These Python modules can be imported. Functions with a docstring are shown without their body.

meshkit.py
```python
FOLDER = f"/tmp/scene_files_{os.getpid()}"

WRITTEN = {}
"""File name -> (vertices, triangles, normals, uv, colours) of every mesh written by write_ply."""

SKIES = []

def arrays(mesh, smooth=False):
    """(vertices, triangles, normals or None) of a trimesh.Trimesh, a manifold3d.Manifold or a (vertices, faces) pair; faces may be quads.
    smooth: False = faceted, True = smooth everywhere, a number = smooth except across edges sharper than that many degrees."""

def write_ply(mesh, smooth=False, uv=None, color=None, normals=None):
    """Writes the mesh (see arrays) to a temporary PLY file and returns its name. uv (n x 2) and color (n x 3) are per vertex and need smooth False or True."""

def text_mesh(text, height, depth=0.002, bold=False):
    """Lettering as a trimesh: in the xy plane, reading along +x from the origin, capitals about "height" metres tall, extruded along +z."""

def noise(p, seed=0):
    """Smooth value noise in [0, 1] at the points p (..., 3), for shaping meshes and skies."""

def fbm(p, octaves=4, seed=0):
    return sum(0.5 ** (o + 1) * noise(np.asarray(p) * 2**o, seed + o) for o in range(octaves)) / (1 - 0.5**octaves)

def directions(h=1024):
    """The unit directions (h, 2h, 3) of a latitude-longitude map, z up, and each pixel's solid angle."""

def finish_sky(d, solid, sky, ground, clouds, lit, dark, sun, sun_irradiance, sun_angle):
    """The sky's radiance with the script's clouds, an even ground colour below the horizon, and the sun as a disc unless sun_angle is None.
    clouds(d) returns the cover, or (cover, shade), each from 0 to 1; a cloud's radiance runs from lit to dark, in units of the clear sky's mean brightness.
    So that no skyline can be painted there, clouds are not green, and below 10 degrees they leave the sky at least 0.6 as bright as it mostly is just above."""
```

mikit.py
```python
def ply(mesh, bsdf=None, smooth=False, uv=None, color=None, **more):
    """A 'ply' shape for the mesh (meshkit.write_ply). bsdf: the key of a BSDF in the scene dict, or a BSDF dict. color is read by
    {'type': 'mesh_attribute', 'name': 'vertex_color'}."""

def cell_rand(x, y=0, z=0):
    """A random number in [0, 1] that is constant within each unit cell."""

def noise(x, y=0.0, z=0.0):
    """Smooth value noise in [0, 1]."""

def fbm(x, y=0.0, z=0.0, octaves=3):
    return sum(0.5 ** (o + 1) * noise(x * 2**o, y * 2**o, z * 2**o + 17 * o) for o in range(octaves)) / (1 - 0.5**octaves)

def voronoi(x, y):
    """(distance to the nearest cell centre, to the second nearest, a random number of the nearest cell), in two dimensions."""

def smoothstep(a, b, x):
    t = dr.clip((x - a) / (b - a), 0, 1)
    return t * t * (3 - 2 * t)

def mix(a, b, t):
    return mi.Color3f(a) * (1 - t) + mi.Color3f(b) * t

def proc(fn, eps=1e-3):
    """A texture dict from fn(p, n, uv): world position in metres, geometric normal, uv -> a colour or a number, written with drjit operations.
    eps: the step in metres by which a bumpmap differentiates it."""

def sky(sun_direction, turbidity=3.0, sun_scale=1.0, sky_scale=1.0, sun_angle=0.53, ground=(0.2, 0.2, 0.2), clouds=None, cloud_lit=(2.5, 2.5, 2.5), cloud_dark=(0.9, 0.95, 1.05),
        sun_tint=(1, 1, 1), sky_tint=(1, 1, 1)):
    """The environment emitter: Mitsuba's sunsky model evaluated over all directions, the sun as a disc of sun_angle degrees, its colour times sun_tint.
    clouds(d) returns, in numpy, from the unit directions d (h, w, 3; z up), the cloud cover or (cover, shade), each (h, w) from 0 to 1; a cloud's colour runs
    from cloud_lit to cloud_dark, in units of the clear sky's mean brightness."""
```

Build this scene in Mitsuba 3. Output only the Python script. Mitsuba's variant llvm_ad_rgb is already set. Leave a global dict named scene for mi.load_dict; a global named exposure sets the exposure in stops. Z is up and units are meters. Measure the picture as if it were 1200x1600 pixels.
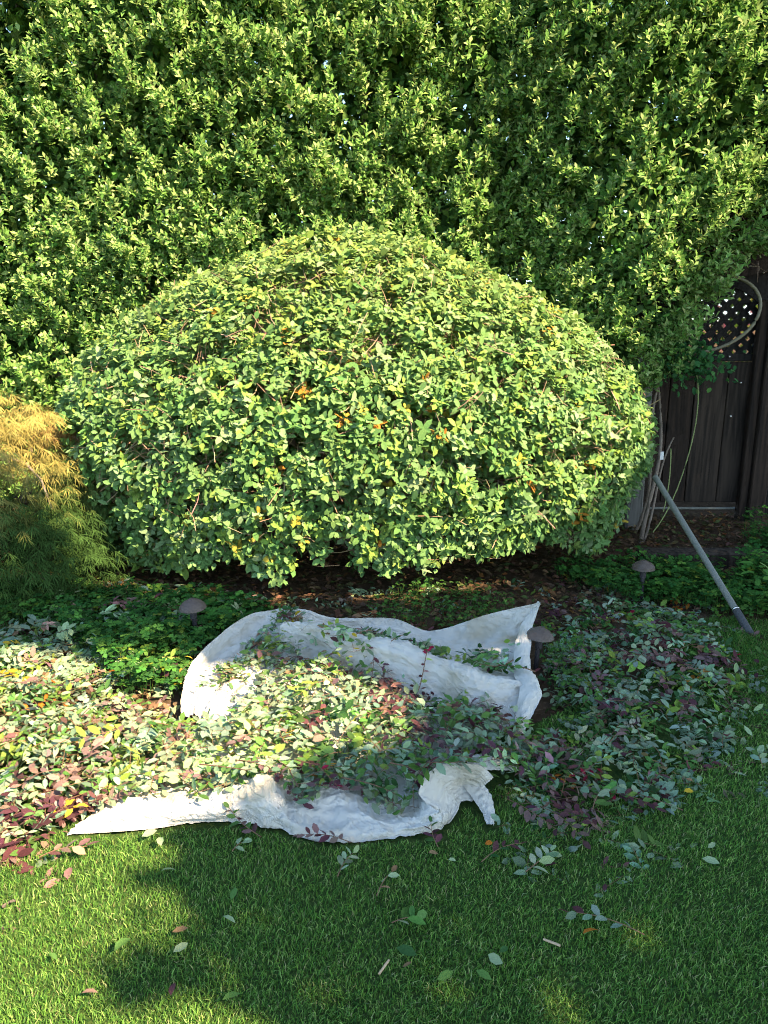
import math, numpy as np, trimesh, shapely, mitsuba as mi, mikit, meshkit
import drjit as dr
from shapely.geometry import Polygon, box
from scipy.ndimage import map_coordinates, distance_transform_edt, maximum_filter
T = mi.ScalarTransform4f
scene, labels = {}, {}

# ------------------------------------------------------------------ camera, light, exposure
PITCH = math.radians(14.0)
scene['camera'] = {'type': 'perspective', 'fov': 53.1, 'fov_axis': 'x', 'near_clip': 0.05, 'far_clip': 600.0,
                   'to_world': T().look_at(origin=[0, 0, 1.55], target=[0, math.cos(PITCH), 1.55 - math.sin(PITCH)], up=[0, 0, 1])}
SUN = np.array([0.563, -0.468, 0.682])
scene['sky'] = mikit.sky(SUN.tolist(), turbidity=3, sun_tint=(0.96, 0.90, 0.79), sky_tint=(1.07, 1.0, 0.89))
exposure = 3.95

# ------------------------------------------------------------------ helpers
R = np.random.default_rng(11)
U = lambda a, b, n=None: R.uniform(a, b, n)
def unit(v):
    v = np.asarray(v, float)
    return v / (np.linalg.norm(v, axis=-1, keepdims=True) + 1e-12)
def numbered(k):
    if k not in scene and k not in labels and not any(x.startswith(k + '__') for x in HOLD.get(k, ())):
        return k
    i = COUNT.get(k, 0)
    while True:
        i += 1
        n = f'{k}_{i:03d}'
        if n not in scene and n not in labels:
            COUNT[k] = i
            return n
COUNT, HOLD = {}, {}
def thing(name, label, cat, group=None, kind=None):
    k = numbered(name)
    labels[k] = {'label': label, 'category': cat}
    if group: labels[k]['group'] = group
    if kind: labels[k]['kind'] = kind
    return k
def put(key, mesh, bsdf, col=None, smooth=True, kind=None, label=None):
    """One entry of the scene; key gets a number when it is taken."""
    if key not in labels or key in scene or '__' in key: key = numbered(key)
    if col is not None and isinstance(mesh, (tuple, list)):
        c = np.broadcast_to(np.asarray(col, float), (len(mesh[0]), 3))
        scene[key] = mikit.ply(mesh, bsdf, smooth=smooth, color=c)
    else:
        scene[key] = mikit.ply(mesh, bsdf, smooth=smooth)
    if kind: labels.setdefault(key, {})['kind'] = kind
    if label: labels.setdefault(key, {})['label'] = label
    return key
def join(parts):
    """Joins (V, F, C) triples."""
    V, F, C, o = [], [], [], 0
    for v, f, c in parts:
        V.append(v); F.append(f + o); C.append(np.broadcast_to(c, (len(v), 3))); o += len(v)
    return np.vstack(V), np.vstack(F), np.vstack(C)
TPL = {
 'oval': (np.array([[0, 0], [.30, .8], [.68, .82], [.30, 0], [.68, 0], [1, 0], [.30, -.8], [.68, -.82], [.06, 0], [.9, .3], [.9, -.3]], float),
          np.array([[0, 3, 1], [3, 4, 2], [3, 2, 1], [4, 5, 9], [4, 9, 2], [0, 6, 3], [3, 7, 4], [3, 6, 7], [4, 10, 5], [4, 7, 10]])),
 'egg': (np.array([[0, 0], [.60, 1], [.55, 0], [1, 0], [.60, -1], [.25, .5], [.25, -.5]], float),
         np.array([[0, 2, 5], [5, 2, 1], [2, 3, 1], [0, 6, 2], [6, 4, 2], [2, 4, 3]])),
 'kite': (np.array([[0, 0], [.55, 1], [.5, 0], [1, 0], [.55, -1]], float), np.array([[0, 2, 1], [2, 3, 1], [0, 4, 2], [2, 4, 3]])),
 'thread': (np.array([[0, 0], [.5, 1], [.5, -1], [1, 0]], float), np.array([[0, 2, 1], [1, 2, 3]])),
}
def leaves(P, D, N, L, W, C, tpl='oval', fold=.25, bend=.15):
    """Many leaves at once: base P, pointing along D, facing N, length L, width W, colour C -> (V, F, C)."""
    t, f = TPL[tpl]
    P = np.atleast_2d(P); n = len(P)
    D = unit(np.broadcast_to(D, (n, 3))); S = unit(np.cross(np.broadcast_to(N, (n, 3)), D)); N2 = np.cross(D, S)
    L, W, bend, fold = (np.broadcast_to(x, (n,)).astype(float)[:, None, None] for x in (L, W, bend, fold))
    a, b = t[None, :, 0:1], t[None, :, 1:2]
    V = P[:, None] + D[:, None] * (a - .25 * bend * a * a) * L + S[:, None] * b * W / 2 + N2[:, None] * (fold * np.abs(b) * W / 2 - bend * a * a * L)
    F = f[None] + (np.arange(n) * len(t))[:, None, None]
    Cc = np.repeat(np.broadcast_to(C, (n, 3)), len(t), 0)
    return V.reshape(-1, 3), F.reshape(-1, 3), Cc
def tube(pts, rad, sides=6, caps=True):
    p = np.asarray(pts, float); t = unit(np.gradient(p, axis=0))
    ref = np.where(np.abs(t[:, 2:]) < .9, [[0, 0, 1.]], [[1., 0, 0]])
    a = unit(np.cross(t, ref)); b = np.cross(t, a); r = np.broadcast_to(rad, (len(p),))
    g = np.arange(sides) * 2 * np.pi / sides
    v = (p[:, None] + r[:, None, None] * (np.cos(g)[None, :, None] * a[:, None] + np.sin(g)[None, :, None] * b[:, None])).reshape(-1, 3)
    i, j = np.meshgrid(np.arange(len(p) - 1), np.arange(sides), indexing='ij')
    q = np.stack([i * sides + j, i * sides + (j + 1) % sides, (i + 1) * sides + (j + 1) % sides, (i + 1) * sides + j], -1).reshape(-1, 4)
    f = [q[:, [0, 1, 2]], q[:, [0, 2, 3]]]
    if caps:
        v = np.vstack([v, p[:1], p[-1:]]); m = len(v); k = np.arange(sides)
        f += [np.stack([(k + 1) % sides, k, k * 0 + m - 2], 1), np.stack([(len(p) - 1) * sides + k, (len(p) - 1) * sides + (k + 1) % sides, k * 0 + m - 1], 1)]
    return v, np.vstack(f)
def spline(pts, n):
    from scipy.interpolate import CubicSpline
    p = np.asarray(pts, float); s = np.r_[0, np.cumsum(np.linalg.norm(np.diff(p, axis=0), axis=1))]
    return CubicSpline(s, p)(np.linspace(0, s[-1], n))
def lathe(profile, n=28):
    m = trimesh.creation.revolve(np.asarray(profile, float), sections=n)
    return m
def bbox(x0, x1, y0, y1, z0, z1, bev=.004):
    """A box with chamfered edges."""
    c = np.array([(x0 + x1) / 2, (y0 + y1) / 2, (z0 + z1) / 2]); h = np.array([x1 - x0, y1 - y0, z1 - z0]) / 2
    b = min(bev, *(h * .4)); pts = []
    for s in np.ndindex(2, 2, 2):
        s = np.array(s) * 2 - 1
        for k in range(3):
            q = h - b; q[k] = h[k]; pts.append(c + s * q)
    return trimesh.convex.convex_hull(np.array(pts))
def mix(a, b, t):
    t = np.asarray(t, float)[:, None]
    return np.asarray(a, float) * (1 - t) + np.asarray(b, float) * t
def pick(pal, w, n, jit=.18):
    c = np.asarray(pal, float)[R.choice(len(pal), n, p=np.asarray(w, float) / np.sum(w))]
    return np.clip(c * np.exp(R.normal(0, jit, (n, 1))) * np.exp(R.normal(0, jit * .4, (n, 3))), .004, .9)

# ------------------------------------------------------------------ materials
VC = {'type': 'mesh_attribute', 'name': 'vertex_color'}
scene['m_leaf'] = {'type': 'principledthin', 'base_color': VC, 'roughness': .5, 'diff_trans': .62, 'spec_trans': 0.0, 'eta': 1.45}
scene['m_gloss'] = {'type': 'principledthin', 'base_color': VC, 'roughness': .26, 'diff_trans': .62, 'spec_trans': 0.0, 'eta': 1.5}
scene['m_dry'] = {'type': 'twosided', 'b': {'type': 'principled', 'base_color': VC, 'roughness': .6, 'specular': .4}}
scene['m_blade'] = {'type': 'principledthin', 'base_color': VC, 'roughness': .38, 'diff_trans': .5, 'spec_trans': 0.0, 'eta': 1.45}
scene['m_bark'] = {'type': 'principled', 'roughness': .85, 'specular': .2, 'base_color': mikit.proc(lambda p, n, uv: mikit.mix((.10, .075, .055), (.26, .21, .17), mikit.fbm(p.x * 60, p.y * 60, p.z * 9)))}
def soil(p, n, uv):
    a = mikit.fbm(p.x * 14, p.y * 14, p.z * 14, 4); b = mikit.noise(p.x * 90, p.y * 90)
    return mikit.mix(mikit.mix((.040, .028, .019), (.105, .070, .046), a), (.15, .10, .068), mikit.smoothstep(.72, .95, b))
scene['m_soil'] = {'type': 'bumpmap', 'scale': 1.0, 'arbitrary': mikit.proc(lambda p, n, uv: mikit.fbm(p.x * 45, p.y * 45, 0, 3) * .02), 'b': {'type': 'diffuse', 'reflectance': mikit.proc(soil)}}
scene['m_turf'] = {'type': 'diffuse', 'reflectance': mikit.proc(lambda p, n, uv: mikit.mix((.02, .045, .014), (.06, .09, .025), mikit.noise(p.x * 170, p.y * 170)))}
def wood(base, dark):
    def fn(p, n, uv):
        w = mikit.fbm(p.x * 55 + 2.5 * mikit.noise(p.x * 6, p.y * 6, p.z * 2), p.y * 55, p.z * 2.6, 4)
        k = mikit.noise(p.x * 9, p.y * 9, p.z * 5.5)
        c = mikit.mix(dark, base, mikit.smoothstep(.25, .75, w))
        return c * (1 - .75 * mikit.smoothstep(.80, .93, k)) * (.75 + .5 * mikit.noise(p.x * 3.3, p.y * 3, p.z * .9))
    return fn
def wood_bsdf(base, dark):
    return {'type': 'bumpmap', 'scale': 1.0, 'arbitrary': mikit.proc(lambda p, n, uv: mikit.fbm(p.x * 90, p.y * 90, p.z * 4, 3) * .004),
            'b': {'type': 'principled', 'roughness': .8, 'specular': .25, 'base_color': mikit.proc(wood(base, dark))}}
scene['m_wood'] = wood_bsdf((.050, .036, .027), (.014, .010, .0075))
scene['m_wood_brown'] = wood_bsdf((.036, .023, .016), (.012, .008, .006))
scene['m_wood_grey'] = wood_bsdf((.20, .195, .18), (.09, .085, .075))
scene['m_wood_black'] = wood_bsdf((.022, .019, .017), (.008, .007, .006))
def linen(p, n, uv):
    s = mikit.fbm(p.x * 7, p.y * 7, p.z * 7, 3); d = mikit.fbm(p.x * 25 + 9, p.y * 25, p.z * 25, 3)
    return mikit.mix(mikit.mix((.57, .55, .505), (.49, .47, .425), d), (.40, .36, .275), mikit.smoothstep(.52, .74, s) * .85)
scene['m_cloth'] = {'type': 'twosided', 'b': {'type': 'bumpmap', 'scale': 1.0,
    'arbitrary': mikit.proc(lambda p, n, uv: mikit.fbm(p.x * 75, p.y * 75, p.z * 75, 3) * .012),
    'b': {'type': 'principled', 'roughness': .75, 'specular': .3, 'base_color': mikit.proc(linen)}}}
scene['m_bronze'] = {'type': 'twosided', 'b': {'type': 'principled', 'roughness': .55, 'specular': .45, 'base_color': mikit.proc(lambda p, n, uv: mikit.mix((.066, .045, .036), (.104, .078, .064), mikit.fbm(p.x * 60, p.y * 60, p.z * 60)))}}
scene['m_stake'] = {'type': 'twosided', 'b': {'type': 'principled', 'roughness': .6, 'specular': .4, 'base_color': {'type': 'rgb', 'value': [.035, .030, .034]}}}
scene['m_pipe'] = {'type': 'principled', 'roughness': .42, 'specular': .5, 'base_color': mikit.proc(lambda p, n, uv: mikit.mix((.115, .118, .098), (.175, .178, .15), mikit.fbm(p.x * 40, p.y * 15, p.z * 15)))}
scene['m_rubber'] = {'type': 'principled', 'roughness': .6, 'base_color': {'type': 'rgb', 'value': [.05, .05, .053]}}
scene['m_hose'] = {'type': 'principled', 'roughness': .5, 'base_color': mikit.proc(lambda p, n, uv: mikit.mix((.16, .145, .085), (.23, .21, .14), mikit.noise(p.x * 60, p.y * 60, p.z * 60)))}
scene['m_metal'] = {'type': 'roughconductor', 'material': 'Al', 'alpha': .25}
scene['m_white'] = {'type': 'principled', 'roughness': .4, 'base_color': {'type': 'rgb', 'value': [.75, .75, .76]}}

# ------------------------------------------------------------------ setting: ground, lawn
def grid(x0, x1, y0, y1, nx, ny, zf):
    x, y = np.meshgrid(np.linspace(x0, x1, nx), np.linspace(y0, y1, ny)); z = zf(x, y)
    i = np.arange(nx * ny).reshape(ny, nx)
    q = np.stack([i[:-1, :-1], i[:-1, 1:], i[1:, 1:], i[1:, :-1]], -1).reshape(-1, 4)
    return np.stack([x, y, z], -1).reshape(-1, 3), np.vstack([q[:, [0, 1, 2]], q[:, [0, 2, 3]]])
far = 250.0
labels['ground'] = {'label': 'bare brown soil of the garden under shrubs and hedge', 'category': 'ground', 'kind': 'structure'}
gv, gf = grid(-4.5, 4.5, 3.0, 7.5, 180, 90, lambda x, y: .03 * (meshkit.fbm(np.stack([x * 3, y * 3, 0 * x], -1), 3) - .5) * np.clip((4.5 - np.abs(x)) * 2, 0, 1) * np.clip((y - 3.) * 2, 0, 1) * np.clip((7.5 - y) * 2, 0, 1) - .012)
rv, rf = [], []
for (a, b, c, d) in ((-far, far, -far, 3.0), (-far, far, 7.5, far), (-far, -4.5, 3.0, 7.5), (4.5, far, 3.0, 7.5)):
    k = len(rv); rv += [(a, c, -.012), (b, c, -.012), (b, d, -.012), (a, d, -.012)]; rf += [[k, k + 1, k + 2], [k, k + 2, k + 3]]
put('ground', (np.vstack([gv, rv]), np.vstack([gf, np.array(rf) + len(gv)])), 'm_soil')
def wobble(y): return .12 * np.sin(y * 2.1) + .06 * np.sin(y * 5.3 + 1)
lawn_edge = Polygon([(-6, -4), (6, -4), (6, 3.1), (2.3, 3.55), (1.9, 3.75), (1.35, 3.45), (1.1, 3.1), (.6, 2.75), (.1, 2.6), (-1.2, 2.7), (-6, 2.9)])
lawn_mesh = trimesh.creation.extrude_polygon(lawn_edge, .004, engine='earcut')
labels['lawn'] = {'label': 'dark backing of the green artificial turf lawn', 'category': 'lawn', 'kind': 'structure'}
put('lawn', lawn_mesh, 'm_turf', smooth=False)

# ------------------------------------------------------------------ white cloth under the cuttings
CLOTH = np.array([
 [(-0.804,2.761,0.030),(-0.839,3.055,0.100),(-0.768,3.371,0.120),(-0.637,3.589,0.140),(-0.465,3.625,0.150),(-0.225,3.613,0.100),(0.032,3.588,0.110),(0.220,3.528,0.070),(0.478,3.471,0.170),(0.717,3.309,0.300)],
 [(-0.760,2.756,0.030),(-0.791,3.096,0.050),(-0.708,3.360,0.060),(-0.585,3.545,0.080),(-0.449,3.554,0.110),(-0.208,3.585,0.060),(0.038,3.520,0.050),(0.221,3.427,0.030),(0.439,3.368,0.040),(0.634,3.342,0.100)],
 [(-0.727,2.746,0.030),(-0.720,3.024,0.040),(-0.631,3.261,0.050),(-0.557,3.457,0.060),(-0.467,3.496,0.120),(-0.189,3.528,0.060),(0.061,3.382,0.050),(0.264,3.261,0.050),(0.457,3.160,0.050),(0.596,3.075,0.060)],
 [(-0.686,2.713,0.040),(-0.651,2.917,0.050),(-0.567,3.139,0.060),(-0.513,3.366,0.080),(-0.464,3.382,0.170),(-0.200,3.196,0.200),(0.028,3.077,0.200),(0.213,2.959,0.180),(0.390,2.872,0.150),(0.584,2.867,0.110)],
 [(-0.662,2.711,0.030),(-0.620,2.891,0.040),(-0.538,3.096,0.050),(-0.475,3.302,0.060),(-0.381,3.320,0.100),(-0.155,3.142,0.120),(0.068,3.003,0.110),(0.237,2.895,0.090),(0.397,2.804,0.080),(0.593,2.826,0.080)],
 [(-0.631,2.682,0.030),(-0.571,2.837,0.040),(-0.504,2.998,0.050),(-0.426,3.186,0.050),(-0.294,3.262,0.040),(-0.143,3.150,0.030),(0.106,2.891,0.020),(0.232,2.811,0.020),(0.403,2.734,0.020),(0.517,2.638,0.020)],
 [(-0.852,2.465,0.010),(-0.719,2.486,0.010),(-0.603,2.486,0.010),(-0.467,2.507,0.010),(-0.327,2.507,0.010),(-0.187,2.507,0.010),(-0.023,2.486,0.010),(0.092,2.465,0.010),(0.207,2.465,0.010),(0.274,2.445,0.010)],
 [(-0.948,2.116,0.020),(-0.815,2.208,0.030),(-0.638,2.172,0.050),(-0.521,2.206,0.060),(-0.402,2.231,0.100),(-0.273,2.216,0.020),(-0.171,2.278,0.050),(-0.063,2.230,0.020),(0.062,2.182,0.020),(0.140,2.178,0.060)],
 [(-0.960,2.056,0.030),(-0.781,2.138,0.060),(-0.603,2.118,0.060),(-0.475,2.136,0.080),(-0.379,2.142,0.140),(-0.304,2.132,0.050),(-0.162,2.122,0.030),(-0.040,2.090,0.030),(0.079,2.070,0.040),(0.167,2.049,0.100)],
 [(-0.975,2.054,0.015),(-0.784,2.073,0.015),(-0.602,2.101,0.015),(-0.464,2.113,0.015),(-0.349,2.088,0.015),(-0.255,2.042,0.015),(-0.155,2.019,0.015),(-0.019,2.030,0.015),(0.079,2.048,0.015),(0.182,2.072,0.020)]])
LOOP = np.array([
 [(0.183,2.077,0.030),(0.143,2.096,0.080),(0.110,2.117,0.120),(0.139,2.175,0.150),(0.218,2.218,0.160),(0.301,2.223,0.150),(0.356,2.231,0.100)],
 [(0.178,2.072,0.020),(0.180,2.099,0.060),(0.153,2.134,0.090),(0.177,2.187,0.110),(0.240,2.222,0.120),(0.296,2.223,0.110),(0.330,2.218,0.080)],
 [(0.143,2.080,0.010),(0.201,2.109,0.030),(0.205,2.159,0.050),(0.217,2.206,0.060),(0.258,2.241,0.060),(0.291,2.234,0.060),(0.312,2.235,0.050)],
 [(0.152,2.091,0.015),(0.201,2.103,0.020),(0.237,2.154,0.030),(0.254,2.201,0.030),(0.281,2.201,0.030),(0.305,2.222,0.030),(0.326,2.243,0.030)]])
def loft(ctrl, nu, nv, crumple, seed):
    """Smooth surface through a grid of control points, crumpled along its normals, as a thin double sheet."""
    from scipy.interpolate import PchipInterpolator
    r, c = ctrl.shape[:2]
    a = PchipInterpolator(np.arange(r), ctrl, axis=0)(np.linspace(0, r - 1, nv))
    g = PchipInterpolator(np.arange(c), a, axis=1)(np.linspace(0, c - 1, nu))
    n = unit(np.cross(np.gradient(g, axis=1), np.gradient(g, axis=0))); n *= np.sign(n[..., 2].mean())
    s_, t_ = np.meshgrid(np.linspace(0, 1, nu), np.linspace(0, 1, nv))
    o = lambda *a: 1 - np.abs(2 * meshkit.noise(*a) - 1)
    warp = lambda f, k: k * meshkit.noise(g * f, seed + int(f))[..., None]
    soft = meshkit.noise(g * [7, 6, 7] + warp(5, 2), seed + 1) - .5
    drape = meshkit.noise(np.stack([s_ * 26 + 5 * meshkit.noise(g * 5, seed + 6), t_ * 4 + g[..., 2] * 5, 0 * s_], -1), seed + 7) - .5
    folds = meshkit.noise(np.stack([s_ * 6 + 2 * meshkit.noise(g * 4, seed + 8), t_ * 40 + 3 * meshkit.noise(g * 3, seed + 9), 0 * s_], -1), seed + 10) - .5
    fine = sum(a * (o(g * [f, .7 * f, .9 * f] + warp(f * .4, 3), seed + int(f * 3)) ** 8 - .6 * o(g * [.8 * f, f, .9 * f] + warp(f * .5, 3), seed + int(f * 5)) ** 10) for f, a in ((8, .42), (14, .40), (25, .30), (44, .20)))
    g = g + n * ((soft * .30 + drape * .40 + folds * .75 + fine * .62) * crumple)[..., None]
    i = np.arange(nu * nv).reshape(nv, nu)
    q = np.stack([i[:-1, :-1], i[:-1, 1:], i[1:, 1:], i[1:, :-1]], -1).reshape(-1, 4)
    f = np.vstack([q[:, [0, 1, 2]], q[:, [0, 2, 3]]])
    top = g.reshape(-1, 3); bot = (g - n * .0015).reshape(-1, 3)
    e = np.r_[i[0, :], i[1:, -1], i[-1, -2::-1], i[-2:0:-1, 0]]; e2 = np.roll(e, -1); o = len(top)
    side = np.vstack([np.stack([e, e2, e2 + o], 1), np.stack([e, e2 + o, e + o], 1)])
    return np.vstack([top, bot]), np.vstack([f, f[:, ::-1] + o, side])
def ribbon(center, half, nv=26, seed=5):
    """A narrow tail of cloth along a line, as a lofted strip."""
    p = spline(center, 9); t = unit(np.gradient(p, axis=0)); s = unit(np.cross(t, [0, 0, 1.]))
    h = np.interp(np.linspace(0, 1, 9), np.linspace(0, 1, len(half)), half)[:, None]
    ctrl = np.stack([p - s * h, p + [0, 0, .02] * (h / max(half)), p + s * h], 1)
    return loft(ctrl, 10, nv, .012, seed)
cl = [loft(CLOTH, 240, 290, .028, 3), loft(LOOP, 90, 48, .010, 21),
      ribbon([(.715, 3.327, .29), (.665, 3.318, .19), (.617, 3.177, .115), (.588, 2.945, .11), (.588, 2.803, .11), (.55, 2.722, .07), (.516, 2.634, .025)], [.012, .03, .035, .04, .045, .04, .015], 60, seed=51),
      ribbon([(.26, 2.30, .07), (.300, 2.245, .055), (.325, 2.18, .035), (.333, 2.085, .025)], [.038, .034, .022, .010], seed=31),
      ribbon([(.28, 2.34, .08), (.36, 2.35, .075), (.455, 2.345, .055)], [.045, .04, .010], seed=41)]
V = np.vstack([v for v, f in cl]); o = np.cumsum([0] + [len(v) for v, f in cl])
F = np.vstack([f + k for (v, f), k in zip(cl, o)])
V[:, 2] = np.maximum(V[:, 2], .006)
labels['drop_cloth'] = {'label': 'crumpled white drop cloth lying under the heap of leafy cuttings', 'category': 'drop cloth'}
put('drop_cloth', (V, F), 'm_cloth')
# surface height lookup for what lies on the cloth
X0, Y0, CELL = -2.6, .8, .015
SURF = np.zeros((300, 360))
np.maximum.at(SURF, (np.clip(((V[:, 1] - Y0) / CELL).astype(int), 0, 299), np.clip(((V[:, 0] - X0) / CELL).astype(int), 0, 359)), V[:, 2])
ONCLOTH = maximum_filter(SURF, 3)
def at_grid(g, x, y, order=1): return map_coordinates(g, [(np.asarray(y) - Y0) / CELL - .5, (np.asarray(x) - X0) / CELL - .5], order=order, mode='nearest')
# heap of cuttings: thickness over the ground and the cloth
def inside(poly, x, y): return shapely.contains_xy(poly, x, y)
HEAP = Polygon([(-3.2, 3.7), (-1.9, 3.52), (-1.65, 3.60), (-1.25, 3.30), (-.93, 2.74), (-.62, 2.68), (-.56, 2.82), (-.52, 2.96), (-.46, 3.14), (-.30, 3.24), (-.14, 3.13), (.11, 2.90), (.24, 2.83), (.45, 2.74), (.60, 2.66), (.75, 2.45),
                (.50, 2.28), (.36, 2.31), (.19, 2.26), (.12, 2.14), (.06, 2.11), (-.04, 2.14), (-.11, 2.22), (-.17, 2.22), (-.22, 2.13), (-.31, 2.12), (-.35, 2.22), (-.39, 2.25), (-.47, 2.20), (-.62, 2.165), (-.78, 2.22), (-.95, 2.10), (-1.05, 1.95), (-1.17, 1.87), (-1.6, 1.80), (-3.2, 1.9)])
DEBRIS = Polygon([(.72, 2.70), (.70, 3.10), (1.0, 3.75), (1.30, 4.05), (1.62, 3.95), (1.70, 3.50), (1.55, 2.95), (1.30, 2.55), (1.0, 2.28), (.72, 2.10), (.55, 2.08), (.42, 2.22), (.48, 2.42)])
VALLEY = Polygon([(-.2, 3.56), (.05, 3.44), (.25, 3.32), (.42, 3.32), (.60, 3.24), (.60, 3.00), (.44, 2.98), (.24, 3.10), (.0, 3.24), (-.2, 3.42)])
BACKLEFT = Polygon([(-.64, 3.36), (-.52, 3.56), (-.42, 3.60), (-.40, 3.46), (-.48, 3.34), (-.36, 3.25), (-.52, 3.12), (-.66, 3.0), (-.74, 3.1), (-.62, 3.22)])
yy, xx = np.mgrid[0:300, 0:360]; gx, gy = X0 + (xx + .5) * CELL, Y0 + (yy + .5) * CELL
def thickness(poly, h, w): return h * np.clip(distance_transform_edt(inside(poly, gx, gy)) * CELL / w, 0, 1) ** .7
lump = meshkit.fbm(np.stack([gx * 3.2, gy * 3.2, gx * 0], -1), 3)
THICK = np.maximum(thickness(HEAP, .11, .34), thickness(DEBRIS, .085, .40)) * (.45 + 1.1 * lump) + thickness(VALLEY, .035, .08) + thickness(BACKLEFT, .03, .06)
def base_z(x, y): return at_grid(ONCLOTH, x, y)
def top_z(x, y): return base_z(x, y) + at_grid(THICK, x, y)

# ------------------------------------------------------------------ cuttings
SAGE, PALE, GREEN, DEEP, LIME = (.215, .31, .205), (.30, .385, .22), (.10, .205, .055), (.045, .11, .038), (.21, .31, .06)
MAROON, PINK, ROSE, TAN, ORANGE, YELLOW, CRIMSON = (.100, .045, .052), (.21, .135, .125), (.30, .19, .155), (.28, .18, .10), (.50, .17, .03), (.52, .36, .04), (.26, .02, .05)
def sow(poly, dens, pad=0):
    x0, y0, x1, y1 = poly.bounds; n = int((x1 - x0) * (y1 - y0) * dens)
    x, y = U(x0, x1, n), U(y0, y1, n); k = inside(poly, x, y)
    return x[k], y[k]
def tilt(n, s): return unit(np.stack([R.normal(0, s, n), R.normal(0, s, n), np.ones(n)], 1))
def heading(n):
    a = U(0, 2 * np.pi, n); return np.stack([np.cos(a), np.sin(a), R.normal(0, .22, n)], 1)
def palette_at(x, y, n):
    """Leaf colours: pink and pale to the left, sage and maroon to the right."""
    a = pick([PALE, SAGE, GREEN, LIME, PINK, ROSE, MAROON, TAN, YELLOW, ORANGE], [30, 24, 20, 13, 5, 4, .8, 3, .8, .6], n)
    b = pick([SAGE, PALE, GREEN, DEEP, MAROON, PINK, LIME, TAN, CRIMSON, ORANGE], [34, 14, 18, 10, 6, 6, 6, 2, .5, .6], n)
    patch = meshkit.noise(np.stack([x * 3.1, y * 3.1, x * 0], -1), 77)
    m = pick([MAROON, PINK, ROSE], [3, 3, 1], n)
    t = np.clip((x + .55) / .7 + R.normal(0, .25, n), 0, 1) > .5
    c = np.where(t[:, None], b, a)
    return np.where(((patch > .76) & (R.random(n) < .6))[:, None], m, c)
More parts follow.
